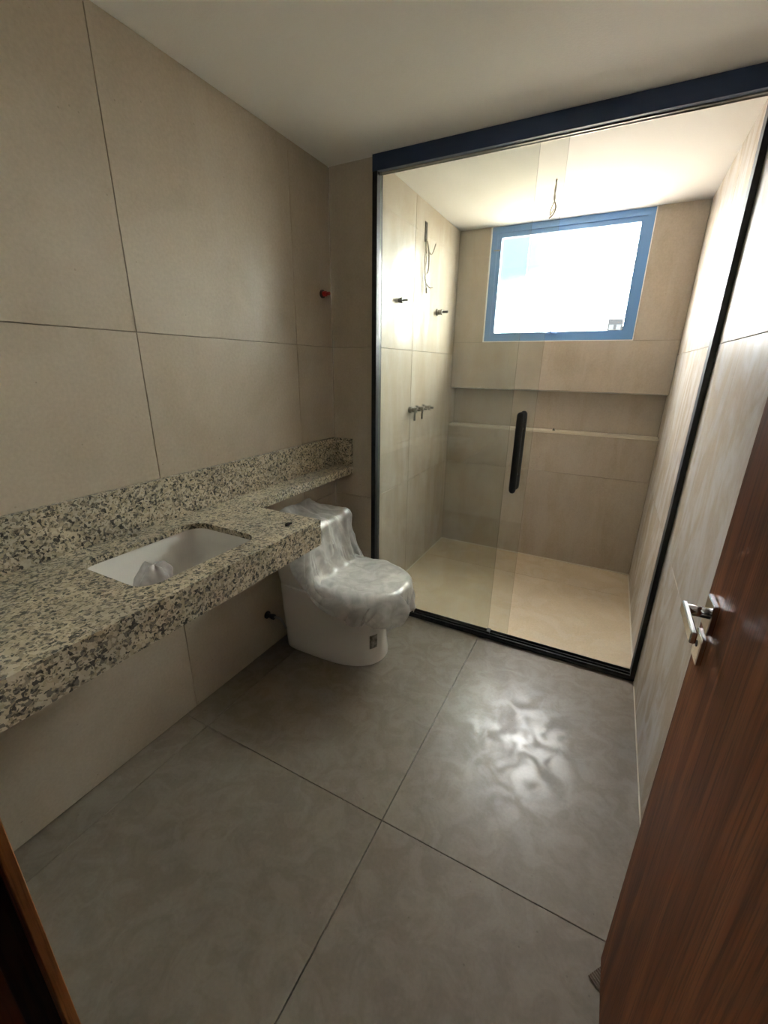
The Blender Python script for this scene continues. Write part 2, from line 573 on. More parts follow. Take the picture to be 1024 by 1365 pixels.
# pale sealant in the corners
for i, (a) in enumerate([(W - 0.004, W, YE + 0.06, YS - 0.02, 0.0, 0.004), (XS, XS + 0.006, YS + 0.03, YB, 0.0, 0.006),
                         (W - 0.007, W, YS + 0.03, YB, 0.0, 0.006), (XS, W, YB - 0.007, YB, 0.0, 0.007)]):
    struct(box('trim_%d' % (i + 1), *a, M['bead']), 'pale sealant bead')

# bedroom behind the doorway, closed and unlit
BY0, BX0, BX1 = -3.4, -1.2, 2.6
struct(box('floor_bedroom', BX0, BX1, BY0, -0.06, -0.15, 0.0, M['shower_floor']))
struct(box('ceiling_bedroom', BX0, BX1, BY0, -0.06, 2.6, 2.75, M['plaster']))
struct(boxes('wall_bedroom_left', [(BX0 - 0.15, BX0, BY0, -0.06, -0.15, 2.75)], M['plaster']))
struct(boxes('wall_bedroom_right', [(BX1, BX1 + 0.15, BY0, -0.06, -0.15, 2.75)], M['plaster']))
struct(boxes('wall_bedroom_rear', [(BX0 - 0.15, BX1 + 0.15, BY0 - 0.15, BY0, -0.15, 2.75)], M['plaster']))
struct(boxes('wall_bedroom_front', [(BX0 - 0.15, -0.15, -0.06, YE, -0.15, 2.75), (W + 0.15, BX1 + 0.15, -0.06, YE, -0.15, 2.75),
                                    (-0.15, W + 0.15, -0.06, YE, H + 0.15, 2.75)], M['plaster']))

# ------------------------------------------------------------------ window
win = struct(empty('window_1', ((WX0 + WX1) / 2, 3.53, WZ0)), 'aluminium framed window, blue sky glare painted into its frame, set high under the ceiling')
fy0, fy1 = 3.512, 3.560
fx0, fx1, fz0, fz1 = WX0 + 0.006, WX1 - 0.006, WZ0 + 0.006, H - 0.001
fwid = 0.040
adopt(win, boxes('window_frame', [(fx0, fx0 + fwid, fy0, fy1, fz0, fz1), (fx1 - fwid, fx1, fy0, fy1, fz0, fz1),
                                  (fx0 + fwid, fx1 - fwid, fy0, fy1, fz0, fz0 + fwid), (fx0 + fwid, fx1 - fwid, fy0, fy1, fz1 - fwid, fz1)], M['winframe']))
s0, s1, t0, t1 = fx0 + fwid, fx1 - fwid, fz0 + fwid, fz1 - fwid
sw = 0.030
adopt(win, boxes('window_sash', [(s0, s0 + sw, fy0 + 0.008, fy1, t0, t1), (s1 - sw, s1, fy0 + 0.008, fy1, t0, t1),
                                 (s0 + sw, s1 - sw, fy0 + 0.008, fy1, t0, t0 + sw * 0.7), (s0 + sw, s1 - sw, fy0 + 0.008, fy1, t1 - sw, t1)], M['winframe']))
adopt(win, box('pane', s0 + sw - 0.004, s1 - sw + 0.004, 3.540, 3.546, t0 + 0.016, t1 - sw + 0.004, M['winglass']))
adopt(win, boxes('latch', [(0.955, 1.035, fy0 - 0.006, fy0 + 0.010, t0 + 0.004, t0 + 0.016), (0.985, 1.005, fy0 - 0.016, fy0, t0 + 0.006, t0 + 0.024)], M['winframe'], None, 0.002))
adopt(win, boxes('stay_hinge', [(s0 - 0.022, s0 + 0.02, fy0 - 0.003, fy0 + 0.012, 2.305, 2.313)], M['rail']))

# ================================================================== SHOWER SCREEN
en = empty('shower_screen', ((XS + W) / 2, YS, 0), 'black framed glass shower screen with its sliding door pushed open', 'shower screen')
HB = 2.388
adopt(en, boxes('header_rail', [(XS - 0.002, W - 0.001, YS - 0.022, YS + 0.004, HB, H - 0.001), (XS - 0.002, W - 0.001, YS + 0.030, YS + 0.040, HB, H - 0.001),
                                (XS - 0.002, W - 0.001, YS + 0.004, YS + 0.030, HB + 0.03, H - 0.001)], M['navy'], None, 0.0012))
adopt(en, boxes('header_channel', [(XS, W - 0.002, YS + 0.0045, YS + 0.0075, HB - 0.004, HB + 0.03), (XS, W - 0.002, YS + 0.016, YS + 0.018, HB - 0.002, HB + 0.03),
                                   (XS, W - 0.002, YS + 0.027, YS + 0.0295, HB - 0.004, HB + 0.03)], M['rail']))
adopt(en, boxes('bottom_rail', [(XS, W - 0.001, YS - 0.020, YS + 0.040, 0.0005, 0.014), (XS, W - 0.001, YS - 0.020, YS - 0.014, 0.014, 0.030),
                                (XS, W - 0.001, YS + 0.012, YS + 0.016, 0.014, 0.026), (XS, W - 0.001, YS + 0.036, YS + 0.040, 0.014, 0.030)], M['black'], None, 0.0008))
adopt(en, boxes('side_profile', [(XS - 0.001, XS + 0.026, YS - 0.022, YS + 0.040, 0.030, HB)], M['black'], None, 0.001))
adopt(en, boxes('side_profile', [(W - 0.022, W - 0.001, YS - 0.022, YS + 0.040, 0.030, HB)], M['black'], None, 0.001))

def pane(name, x0, x1, y0, y1, z0, z1):
    o = box(name, x0, x1, y0, y1, z0, z1, M['glass'])
    o.data.materials.append(M['glass_edge'])
    for p in o.data.polygons:
        if abs(p.normal.x) > 0.5:
            p.material_index = 1
    return o
XA, XB_ = 1.040, 1.157
fix = pane('fixed_panel', XS + 0.012, XA, YS + 0.022, YS + 0.030, 0.016, HB + 0.02)
slide = pane('sliding_panel', XS + 0.036, XB_, YS - 0.006, YS + 0.002, 0.018, HB + 0.02)
adopt(en, fix, slide)
def handle_bar(y, dx, dz):
    bm = bmesh.new()
    xc, z0, z1 = 1.098 + dx, 0.900 + dz, 1.302 + dz
    prof = [(z0, 0.007), (z0 + 0.004, 0.0115), (z0 + 0.012, 0.0165), (z0 + 0.03, 0.0175), (z1 - 0.03, 0.0175), (z1 - 0.012, 0.0165), (z1 - 0.004, 0.0115), (z1, 0.007)]
    rings = []
    for z, r in prof:
        rings.append([bm.verts.new((xc + r * math.cos(a) , y + r * 0.62 * math.sin(a), z)) for a in [2 * math.pi * k / 16 for k in range(16)]])
    for a, b in zip(rings[:-1], rings[1:]):
        for k in range(16):
            bm.faces.new((a[k], a[(k + 1) % 16], b[(k + 1) % 16], b[k]))
    bm.faces.new(rings[0][::-1]); bm.faces.new(rings[-1])
    return finish(bm, 'handle', M['black'], None, True)
h1 = handle_bar(YS - 0.040, 0, 0)
h2 = handle_bar(YS + 0.046, 0, 0)
posts = []
for z in (0.985, 1.215):
    posts.append(tube('handle_post', [(1.098, YS - 0.038, z), (1.098, YS + 0.044, z)], 0.008, M['black']))
for o in [h1, h2] + posts:
    o.parent = slide
    o.matrix_parent_inverse = slide.matrix_world.inverted()
    o.matrix_parent_inverse = Matrix.Identity(4)
adopt(en, boxes('guide_clip', [(XA - 0.004, XA + 0.018, YS - 0.012, YS + 0.034, 0.0265, 0.042)], M['black'], None, 0.003))
adopt(en, boxes('guide_clip', [(XS + 0.006, XS + 0.030, YS - 0.012, YS + 0.004, HB - 0.012, HB)], M['black'], None, 0.002))

# ================================================================== GRANITE COUNTER
DC, YC, ZCB, DSH, ZSHB = 0.5275, 1.287, 0.815, 0.134, 0.876
ZSP = 1.087
ct = empty('granite_counter', (0.26, 0.7, ZCB), 'speckled beige granite vanity counter narrowing to a shelf behind the toilet', 'counter')

def rrect(x0, x1, y0, y1, r, n=7):
    pts = []
    for cx, cy, a0 in ((x1 - r, y1 - r, 0), (x0 + r, y1 - r, 90), (x0 + r, y0 + r, 180), (x1 - r, y0 + r, 270)):
        for k in range(n + 1):
            a = math.radians(a0 + 90 * k / n)
            pts.append((cx + r * math.cos(a), cy + r * math.sin(a)))
    return pts
HX0, HX1, HY0, HY1, HR = 0.122, 0.440, 0.598, 1.036, 0.055
def slab_with_holes(name, outer, holes, z0, z1, mat):
    """flat slab: outline and holes filled by triangulation, then extruded"""
    bm = bmesh.new()
    edges = []
    for loop in [outer] + holes:
        vs_ = [bm.verts.new((x, y, z1)) for x, y in loop]
        for a, b in zip(vs_, vs_[1:] + vs_[:1]):
            edges.append(bm.edges.new((a, b)))
    r = bmesh.ops.triangle_fill(bm, use_beauty=True, use_dissolve=False, edges=edges)
    # drop any face filled inside a hole
    def inside(p, loop):
        c = False
        for (xa, ya), (xb, yb) in zip(loop, loop[1:] + loop[:1]):
            if (ya > p[1]) != (yb > p[1]) and p[0] < (xb - xa) * (p[1] - ya) / (yb - ya) + xa:
                c = not c
        return c
    kill = [f for f in bm.faces if any(inside(f.calc_center_median(), h) for h in holes)]
    if kill:
        bmesh.ops.delete(bm, geom=kill, context='FACES_ONLY')
    ex = bmesh.ops.extrude_face_region(bm, geom=list(bm.faces))
    bmesh.ops.translate(bm, verts=[v for v in ex['geom'] if isinstance(v, bmesh.types.BMVert)], vec=(0, 0, z0 - z1))
    return finish(bm, name, mat)
fh = [(0.052 + 0.014 * math.cos(2 * math.pi * k / 14), 0.826 + 0.014 * math.sin(2 * math.pi * k / 14)) for k in range(14)]
ygap = YE + 0.002
top = slab_with_holes('countertop', [(0.002, ygap), (DC, ygap), (DC, YC), (0.002, YC)], [rrect(HX0, HX1, HY0, HY1, HR), fh], ZC - 0.022, ZC, M['granite'])
adopt(ct, top)
adopt(ct, box('apron', DC - 0.022, DC, ygap, YC, ZCB, ZC - 0.0225, M['granite'], None, 0.001))
adopt(ct, box('side_apron', DSH, DC - 0.0225, YC - 0.022, YC, ZCB, ZC - 0.0225, M['granite'], None, 0.001))
adopt(ct, box('shelf', 0.002, DSH, YC + 0.0005, YS - 0.002, ZC - 0.022, ZC, M['granite'], None, 0.001))
adopt(ct, box('shelf_edge', DSH - 0.020, DSH, YC + 0.0005, YS - 0.002, ZSHB, ZC - 0.0225, M['granite'], None, 0.001))
adopt(ct, box('backsplash', 0.002, 0.022, ygap, YS - 0.002, ZC + 0.0005, ZSP, M['granite'], None, 0.001))
adopt(ct, box('end_splash', 0.0225, DSH - 0.003, YS - 0.022, YS - 0.002, ZC + 0.0005, ZSP, M['granite'], None, 0.001))

# ------------------------------------------------------------------ undermount sink
sk = empty('sink_basin', ((HX0 + HX1) / 2, (HY0 + HY1) / 2, ZC - 0.15), 'white ceramic undermount sink set into the granite counter', 'sink')
def loft(name, loops, mat, cap_last=True, cap_first=False):
    bm = bmesh.new()
    rings = [[bm.verts.new(p) for p in lp] for lp in loops]
    n = len(rings[0])
    for a, b in zip(rings[:-1], rings[1:]):
        for k in range(n):
            bm.faces.new((a[k], a[(k + 1) % n], b[(k + 1) % n], b[k]))
    if cap_last:
        bm.faces.new(rings[-1])
    if cap_first:
        bm.faces.new(rings[0][::-1])
    return finish(bm, name, mat, None, True)
def rloop(gx, gy, r, z):
    return [(x, y, z) for x, y in rrect(HX0 - gx, HX1 + gx, HY0 - gy, HY1 + gy, r)]
zb = ZC - 0.0225
basin = loft('bowl', [rloop(0.022, 0.022, 0.07, zb - 0.012), rloop(0.022, 0.022, 0.07, zb), rloop(0.006, 0.006, HR, zb),
                      rloop(0.003, 0.003, HR, zb - 0.006), rloop(-0.002, -0.004, HR, zb - 0.05),
                      rloop(-0.012, -0.016, 0.055, zb - 0.095), rloop(-0.040, -0.048, 0.05, zb - 0.122), rloop(-0.10, -0.14, 0.03, zb - 0.132)], M['ceramic'])
auto_smooth(basin, 50)
mod = basin.modifiers.new('shell', 'SOLIDIFY')
mod.thickness = 0.008
mod.offset = 1 if False else -1
adopt(sk, basin)
adopt(sk, lathe('drain', [(0.024, 0), (0.024, 0.003), (0.018, 0.0035), (0.016, 0.001)], (0, 0, 1), (0.281, 0.817, zb - 0.132), M['chrome']))

# ------------------------------------------------------------------ crumpled plastic bag in the sink
def crumple_bag():
    bm = bmesh.new()
    nu, nv = 40, 22
    rng = np.random.default_rng(11)
    ph = rng.uniform(0, 6.28, 12)
    rows = []
    c = Vector((0.212, 0.772, zb - 0.122))
    for j in range(nv + 1):
        v = j / nv
        row = []
        for i in range(nu):
            a = 2 * math.pi * i / nu
            r = 0.068 * math.sqrt(max(0.0, 1 - v ** 2.4)) * (1 + 0.13 * math.sin(3 * a + ph[0] + 2 * v) + 0.08 * math.sin(5 * a + ph[1] - 3 * v) + 0.05 * math.sin(9 * a + ph[2] + 6 * v))
            z = 0.088 * v * (1 + 0.05 * math.sin(5 * a + ph[4]))
            y = 1.0 * r * math.sin(a)
            x = 0.80 * r * math.cos(a) + 0.018 * v
            row.append(bm.verts.new(c + Vector((x, y, max(z, 0.0) + 0.003))))
        rows.append(row)
    # two soft lobes pulled up from the top, a dent between them
    for row in rows:
        for vv in row:
            d = vv.co - c
            for oy, hh in ((-0.020, 0.022), (0.030, 0.016)):
                vv.co.z += hh * math.exp(-(((d.y - oy) / 0.013) ** 2 + (d.x / 0.03) ** 2)) * min(1, max(0, d.z) / 0.07)
    for a, b in zip(rows[:-1], rows[1:]):
        for k in range(nu):
            bm.faces.new((a[k], a[(k + 1) % nu], b[(k + 1) % nu], b[k]))
    o = finish(bm, 'plastic_bag', M['bag'], None, True)
    return tag(o, 'small crumpled clear plastic bag lying in the sink', 'plastic bag')
crumple_bag()

# ------------------------------------------------------------------ dark crumb of debris on the counter's corner
def pebble(name, c, r, seed, mat, label, cat):
    rng = np.random.default_rng(seed)
    bm = bmesh.new()
    bmesh.ops.create_icosphere(bm, subdivisions=2, radius=1)
    for v in bm.verts:
        d = 1 + 0.35 * math.sin(3 * v.co.x + 2 * v.co.y * 2 + seed) * rng.uniform(0.6, 1)
        v.co = Vector((v.co.x * r[0] * d, v.co.y * r[1] * d, max(v.co.z, -0.6) * r[2])) + Vector(c) + Vector((0, 0, r[2] * 0.6))
    o = finish(bm, name, mat, None, True)
    return tag(o, label, cat)
pebble('mortar_crumb', (0.452, 1.178, ZC), (0.010, 0.019, 0.005), 3, M['debris'], 'dark crumb of dried mortar on the granite counter corner', 'debris')

# ================================================================== TOILET
TY = 1.722
to = empty('toilet', (0.30, TY, 0), 'white one-piece toilet with a skirted base under the granite shelf', 'toilet')
def dshape(xb, xf, wd, z, n=44, p=2.3, wb=None):
    """rounded back, elongated rounded front"""
    wb = wb if wb is not None else wd
    pts = []
    xm_ = xb + (xf - xb) * 0.46
    for k in range(n):
        a = 2 * math.pi * k / n
        ca, sa = math.cos(a), math.sin(a)
        if ca >= 0:
            x = xm_ + (xf - xm_) * abs(ca) ** (2 / p)
            y = wd * math.copysign(abs(sa) ** (2 / p), sa)
        else:
            q = 6.0
            x = xm_ - (xm_ - xb) * abs(ca) ** (2 / q)
            y = math.copysign(abs(sa) ** (2 / q), sa)
            f = (xm_ - x) / (xm_ - xb)
            y *= wd + (wb - wd) * f
        pts.append((x, TY + y, z))
    return pts
body = loft('body', [dshape(0.050, 0.585, 0.168, 0.0, wb=0.17), dshape(0.045, 0.602, 0.180, 0.006, wb=0.185), dshape(0.045, 0.602, 0.180, 0.03, wb=0.187),
                     dshape(0.043, 0.590, 0.179, 0.10, wb=0.190), dshape(0.040, 0.592, 0.180, 0.18, wb=0.194), dshape(0.036, 0.615, 0.183, 0.25, wb=0.198),
                     dshape(0.034, 0.655, 0.190, 0.31, wb=0.200), dshape(0.032, 0.685, 0.196, 0.355, wb=0.203), dshape(0.032, 0.695, 0.199, 0.385, wb=0.204),
                     dshape(0.034, 0.690, 0.196, 0.398, wb=0.202)], M['ceramic'])
adopt(to, auto_smooth(body, 60))
seat = loft('seat', [dshape(0.255, 0.688, 0.188, 0.3985, p=2.2), dshape(0.250, 0.697, 0.196, 0.402, p=2.2), dshape(0.250, 0.698, 0.197, 0.414, p=2.2),
                     dshape(0.255, 0.692, 0.192, 0.418, p=2.2)], M['ceramic'], True, True)
lid = loft('lid', [dshape(0.255, 0.690, 0.190, 0.4185, p=2.2), dshape(0.250, 0.699, 0.198, 0.423, p=2.2), dshape(0.250, 0.699, 0.198, 0.434, p=2.2),
                   dshape(0.262, 0.686, 0.186, 0.442, p=2.2), dshape(0.31, 0.63, 0.13, 0.446, p=2.2)], M['ceramic'], True, True)
adopt(to, auto_smooth(seat, 50), auto_smooth(lid, 50))
def tloop(x0, x1, wd, r, z):
    return [(x, y, z) for x, y in rrect(x0, x1, TY - wd, TY + wd, r, 6)]
tank = loft('tank', [tloop(0.035, 0.285, 0.180, 0.05, 0.396), tloop(0.035, 0.262, 0.190, 0.05, 0.43), tloop(0.032, 0.238, 0.196, 0.05, 0.48),
                     tloop(0.030, 0.226, 0.200, 0.045, 0.56), tloop(0.028, 0.222, 0.202, 0.045, 0.665)], M['ceramic'])
tlid = loft('tank_lid', [tloop(0.026, 0.226, 0.204, 0.045, 0.6655), tloop(0.024, 0.231, 0.208, 0.047, 0.670), tloop(0.024, 0.231, 0.208, 0.047, 0.690),
                         tloop(0.032, 0.222, 0.199, 0.04, 0.700)], M['ceramic'], True, True)
adopt(to, auto_smooth(tank, 50), auto_smooth(tlid, 50))
adopt(to, lathe('flush_button', [(0.024, 0), (0.024, 0.004), (0.020, 0.006)], (0, 0, 1), (0.128, TY, 0.700), M['chrome']))
# maker's sticker on the front of the base
bm = bmesh.new()
sp_ = []
for iz in range(5):
    row = []
    for ia in range(6):
        z = 0.100 + 0.080 * iz / 4
        yy = TY - 0.095 + 0.040 * ia / 5
        # on the D-shape front: solve x for this y at about this height
        wd, xb_, xf_, p_ = 0.179, 0.043, 0.591, 2.3
        xm_ = xb_ + (xf_ - xb_) * 0.46
        s_ = min(1, abs(yy - TY) / wd)
        x = xm_ + (xf_ - xm_) * max(0, 1 - s_ ** p_) ** (1 / p_)
        row.append(bm.verts.new((x + 0.0022, yy - 0.0012, z)))
    sp_.append(row)
for a, b in zip(sp_[:-1], sp_[1:]):
    for k in range(5):
        bm.faces.new((a[k], a[k + 1], b[k + 1], b[k]))
st = finish(bm, 'sticker', M['label'], None, True)
adopt(to, st)

# water supply hose between wall and toilet
ho = empty('supply_hose', (0.0, 1.485, 0.215), 'dark wall valve with a braided metal hose behind the toilet', 'hose')
adopt(ho, lathe('wall_valve', [(0.021, 0), (0.021, 0.006), (0.012, 0.007), (0.012, 0.035), (0.015, 0.036), (0.015, 0.05)], (1, 0, 0), (0.0, 1.485, 0.215), M['black']))
adopt(ho, tube('hose', spline([(0.045, 1.490, 0.213), (0.075, 1.505, 0.200), (0.088, 1.515, 0.165), (0.092, 1.524, 0.135)], 6), 0.007, M['brass']))

# ------------------------------------------------------------------ polythene film thrown over tank and lid: a small cloth simulation
def film_shape():
    """polythene sheet settling over tank and lid: position-based cloth, y measured from the toilet's axis"""
    NX, NY = 74, 54
    rng = np.random.default_rng(5)
    prof = np.array([(0.03, 0.770), (0.235, 0.760), (0.275, 0.60), (0.37, 0.475), (0.70, 0.460), (0.80, 0.455)])
    seg = np.linalg.norm(np.diff(prof, axis=0), axis=1)
    cs = np.concatenate([[0], np.cumsum(seg)])
    L = cs[-1]
    s = np.linspace(0, L, NX)
    px = np.interp(s, cs, prof[:, 0])
    pz = np.interp(s, cs, prof[:, 1])
    near = np.interp(s / L, [0, 0.25, 0.45, 0.75, 0.9, 1.0], [0.27, 0.28, 0.30, 0.318, 0.25, 0.15])
    far = np.interp(s / L, [0, 0.25, 0.45, 0.75, 0.9, 1.0], [0.25, 0.26, 0.27, 0.28, 0.24, 0.15])
    t = np.linspace(-1, 1, NY)
    P = np.zeros((NX, NY, 3))
    P[:, :, 0] = px[:, None]
    P[:, :, 1] = np.where(t[None, :] < 0, near[:, None], far[:, None]) * t[None, :]
    P[:, :, 2] = pz[:, None] + 0.004
    def smooth_noise(k, amp):
        a = rng.normal(size=(NX, NY))
        for _ in range(k):
            b = np.pad(a, 1, mode='edge')
            a = (a + b[2:, 1:-1] + b[:-2, 1:-1] + b[1:-1, 2:] + b[1:-1, :-2]) / 5
        return a / a.std() * amp
    slack = 1.03 + np.clip(smooth_noise(8, 0.03), -0.03, 0.08)
    P0 = P.copy()
    rx = np.linalg.norm(P[1:] - P[:-1], axis=2) * slack[1:]
    ry = np.linalg.norm(P[:, 1:] - P[:, :-1], axis=2) * slack[:, 1:]
    rd1 = np.linalg.norm(P[1:, 1:] - P[:-1, :-1], axis=2) * slack[1:, 1:]
    rd2 = np.linalg.norm(P[1:, :-1] - P[:-1, 1:], axis=2) * slack[1:, 1:]
    P[:, :, 2] += np.abs(smooth_noise(4, 0.006))
    V = np.zeros_like(P)
    def fix_(A, B, r, k):
        d = B - A
        l = np.linalg.norm(d, axis=2, keepdims=True) + 1e-9
        c = d * (0.5 * k * (l - r[:, :, None]) / l)
        A += c
        B -= c
    def collide(P):
        x, y, z = P[:, :, 0], P[:, :, 1], P[:, :, 2]
        np.clip(x, 0.012, None, out=x)
        np.clip(z, 0.008, 0.868, out=z)
        off = 0.007
        ex = np.maximum(0.022 - x, x - 0.233) - off
        ey = np.abs(y) - 0.210 - off
        ez = z - 0.702 - off
        ins = (ex < 0) & (ey < 0) & (ez < 0) & (z > 0.45)
        mx = np.maximum(np.maximum(ex, ey), ez)
        a = ins & (mx == ez); z[a] -= ez[a]
        b = ins & (mx == ey); y[b] -= ey[b] * np.sign(y[b])
        c = ins & (mx == ex); x[c] -= ex[c]
        # sides of the body
        xf, wd, zt, xm_ = 0.701, 0.204, 0.446, 0.42
        q = ((np.clip(x - xm_, 0, None) / (xf - xm_ + off)) ** 2.3 + (np.abs(y) / (wd + off)) ** 2.3) ** (1 / 2.3)
        g = (q - 1) * wd
        ez = z - zt - off
        ins = (g < 0) & (ez < 0)
        side = ins & (g > -0.03) & (ez < g) & (q > 0.3)
        a = ins & ~side
        z[a] -= ez[a]
        f = 1 / q[side]
        x[side] = np.where(x[side] > xm_, xm_ + (x[side] - xm_) * f, x[side])
        y[side] *= f
        # sloping foot of the tank
        ez = z - np.interp(x, [0.0, 0.222, 0.235, 0.30], [0.40, 0.60, 0.52, 0.40]) - off
        ins = (np.abs(y) < 0.20) & (ez < 0) & (x < 0.29)
        z[ins] -= ez[ins]
    dt = 0.010
    for it in range(150):
        V[:, :, 2] -= 5.0 * dt
        V *= 0.94
        Q = P.copy()
        P = P + V * dt
        for _ in range(14):
            for st_ in (0, 1):
                fix_(P[st_:-1:2], P[st_ + 1::2], rx[st_::2], 1.0)
                fix_(P[:, st_:-1:2], P[:, st_ + 1::2], ry[:, st_::2], 1.0)
            for st_ in (0, 1):
                fix_(P[st_:-1:2, :-1], P[st_ + 1::2, 1:], rd1[st_::2], 0.3)
                fix_(P[st_:-1:2, 1:], P[st_ + 1::2, :-1], rd2[st_::2], 0.3)
            P[1:-1, 1:-1] += 0.02 * (0.25 * (P[2:, 1:-1] + P[:-2, 1:-1] + P[1:-1, 2:] + P[1:-1, :-2]) - P[1:-1, 1:-1])
            P[0, 14:-14] = P0[0, 14:-14]
            collide(P)
        # friction where the sheet lies on something
        B4 = P.copy()
        B4[:, :, 2] -= 0.002
        B5 = B4.copy()
        collide(B4)
        hit = (np.abs(B4 - B5).sum(axis=2) > 1e-6)[:, :, None]
        P[:, :, :2] = np.where(hit, P[:, :, :2] * 0.25 + Q[:, :, :2] * 0.75, P[:, :, :2])
        collide(P)
        V = np.clip((P - Q) / dt, -1.5, 1.5)
    # finer grid, then crisp creases: ridges between facets, outwards along the sheet's normal
    def up2(A):
        B = np.empty((A.shape[0] * 2 - 1,) + A.shape[1:])
        B[::2] = A
        B[1::2] = 0.5 * (A[1:] + A[:-1])
        return B
    P = up2(P).transpose(1, 0, 2)
    P = up2(P).transpose(1, 0, 2)
    NX, NY = P.shape[:2]
    for _ in range(2):
        P[1:-1, 1:-1] = 0.5 * P[1:-1, 1:-1] + 0.125 * (P[2:, 1:-1] + P[:-2, 1:-1] + P[1:-1, 2:] + P[1:-1, :-2])
    nrm = np.cross(np.gradient(P, axis=0), np.gradient(P, axis=1))
    nrm /= np.linalg.norm(nrm, axis=2, keepdims=True) + 1e-9
    uu, vv = np.meshgrid(np.linspace(0, 1.1, NX), np.linspace(-0.3, 0.3, NY), indexing='ij')
    cr = np.zeros((NX, NY))
    for n, stretch, amp in ((26, 2.6, 0.16), (90, 1.7, 0.11), (260, 1.3, 0.07)):
        su, sv = rng.uniform(0, 1.1, n), rng.uniform(-0.33, 0.33, n)
        ang = rng.uniform(-0.7, 0.7, n)
        du_, dv_ = uu[:, :, None] - su, vv[:, :, None] - sv
        a_ = du_ * np.cos(ang) + dv_ * np.sin(ang)
        b_ = -du_ * np.sin(ang) + dv_ * np.cos(ang)
        d_ = np.sqrt((a_ / stretch) ** 2 + b_ ** 2).min(axis=2)
        cr += np.minimum(d_, 0.07) * amp
    # the film lies flatter on the lid than round the tank
    calm = np.interp(np.linspace(0, 1.1, NX), [0, 0.35, 0.55, 0.9, 1.1], [1.5, 1.5, 1.0, 0.9, 1.4])
    P = P + nrm * (cr * calm[:, None])[:, :, None]
    collide(P)
    return P

def film_over_toilet():
    P = film_shape()
    NX, NY = P.shape[:2]
    P[:, :, 1] += TY
    verts = P.reshape(-1, 3)
    faces = []
    for i in range(NX - 1):
        for j in range(NY - 1):
            a = i * NY + j
            faces.append((a, a + 1, a + NY + 1, a + NY))
    me = bpy.data.meshes.new('plastic_cover')
    me.from_pydata([tuple(v) for v in verts], [], faces)
    o = link('plastic_cover', me, M['film'], None, True)
    return tag(o, 'crumpled translucent plastic film draped over the toilet tank and lid', 'plastic film')
film_over_toilet()

# ================================================================== PLUMBING AND WIRING IN THE SHOWER
def stub(name, y, z, prof, mat, label, cat, spindle=None):
    r = empty(name, (XS, y, z), label, cat)
    adopt(r, lathe('collar', prof, (1, 0, 0), (XS, y, z), mat))
    if spindle:
        adopt(r, lathe('spindle', spindle, (1, 0, 0), (XS, y, z), M['dark_metal']))
    return r
stub('pipe_outlet', 2.475, 1.866, [(0.012, 0), (0.012, 0.012), (0.016, 0.013), (0.016, 0.028)], M['dark_metal'],
     'small dark threaded pipe stub on the shower side wall below the wire slot', 'pipe', [(0.006, 0.028), (0.006, 0.058), (0.004, 0.060)])
stub('valve_stub', 3.10, 1.868, [(0.024, 0), (0.024, 0.010), (0.017, 0.012), (0.017, 0.030), (0.020, 0.031), (0.020, 0.042)], M['brass'],
     'chrome valve stub on the shower side wall near the window corner', 'pipe', [(0.008, 0.042), (0.008, 0.080), (0.006, 0.082)])
mx_ = empty('shower_mixer', (XS, 2.80, 1.235), 'row of bare dull chrome mixer valve stems low on the shower side wall', 'mixer valve')
adopt(mx_, box('mixer_body', XS, XS + 0.012, 2.66, 2.92, 1.212, 1.240, M['brass'], None, 0.005, 2))
for y, z in ((2.675, 1.226), (2.79, 1.226), (2.905, 1.226)):
    adopt(mx_, lathe('valve_stem', [(0.021, 0), (0.021, 0.020), (0.014, 0.022), (0.014, 0.045), (0.017, 0.046), (0.017, 0.060), (0.007, 0.062), (0.007, 0.085)],
                     (1, 0, 0), (XS, y, z), M['brass']))
for y in (2.665, 2.79):
    adopt(mx_, tube('lever', [(XS + 0.05, y, 1.226), (XS + 0.052, y - 0.012, 1.190), (XS + 0.055, y - 0.020, 1.160)], 0.007, M['dark_metal']))

# conduit slot with loose wires
cw = empty('shower_wiring', (XS, 2.84, 2.25), 'loose wires hanging from a narrow slot high on the shower side wall', 'wires')
sl = box('conduit_slot', XS + 0.0002, XS + 0.0035, 2.825, 2.862, 2.243, 2.352, M['slot'])
adopt(cw, sl)
x = XS + 0.010
for mat_, pts, r in (
        ('wire', [(x, 2.846, 2.25), (x + 0.004, 2.862, 2.22), (x + 0.008, 2.868, 2.16), (x + 0.008, 2.866, 2.10), (x + 0.006, 2.852, 2.07), (x + 0.004, 2.828, 2.055), (x + 0.004, 2.836, 2.02), (x + 0.012, 2.880, 1.994), (x + 0.016, 2.935, 2.000)], 0.0042),
        ('wire', [(x, 2.846, 2.25), (x + 0.006, 2.868, 2.20), (x + 0.010, 2.900, 2.186), (x + 0.014, 2.930, 2.215), (x + 0.016, 2.952, 2.255)], 0.0036),
        ('wire_pale', [(x, 2.835, 2.25), (x + 0.008, 2.812, 2.20), (x + 0.012, 2.794, 2.14), (x + 0.012, 2.802, 2.09), (x + 0.012, 2.812, 2.04), (x + 0.010, 2.834, 1.99), (x + 0.008, 2.846, 1.962)], 0.0036),
        ('wire', [(x + 0.010, 2.838, 1.985), (x + 0.008, 2.848, 1.955)], 0.0052),
        ('wire', [(x + 0.002, 2.832, 2.205), (x + 0.004, 2.836, 2.180)], 0.0052),
        ('wire_pale', [(x, 2.838, 2.25), (x + 0.006, 2.836, 2.19), (x + 0.008, 2.822, 2.11), (x + 0.010, 2.806, 2.06)], 0.0034)):
    adopt(cw, tube('wire', spline(pts, 5), r, M[mat_], None, 8))
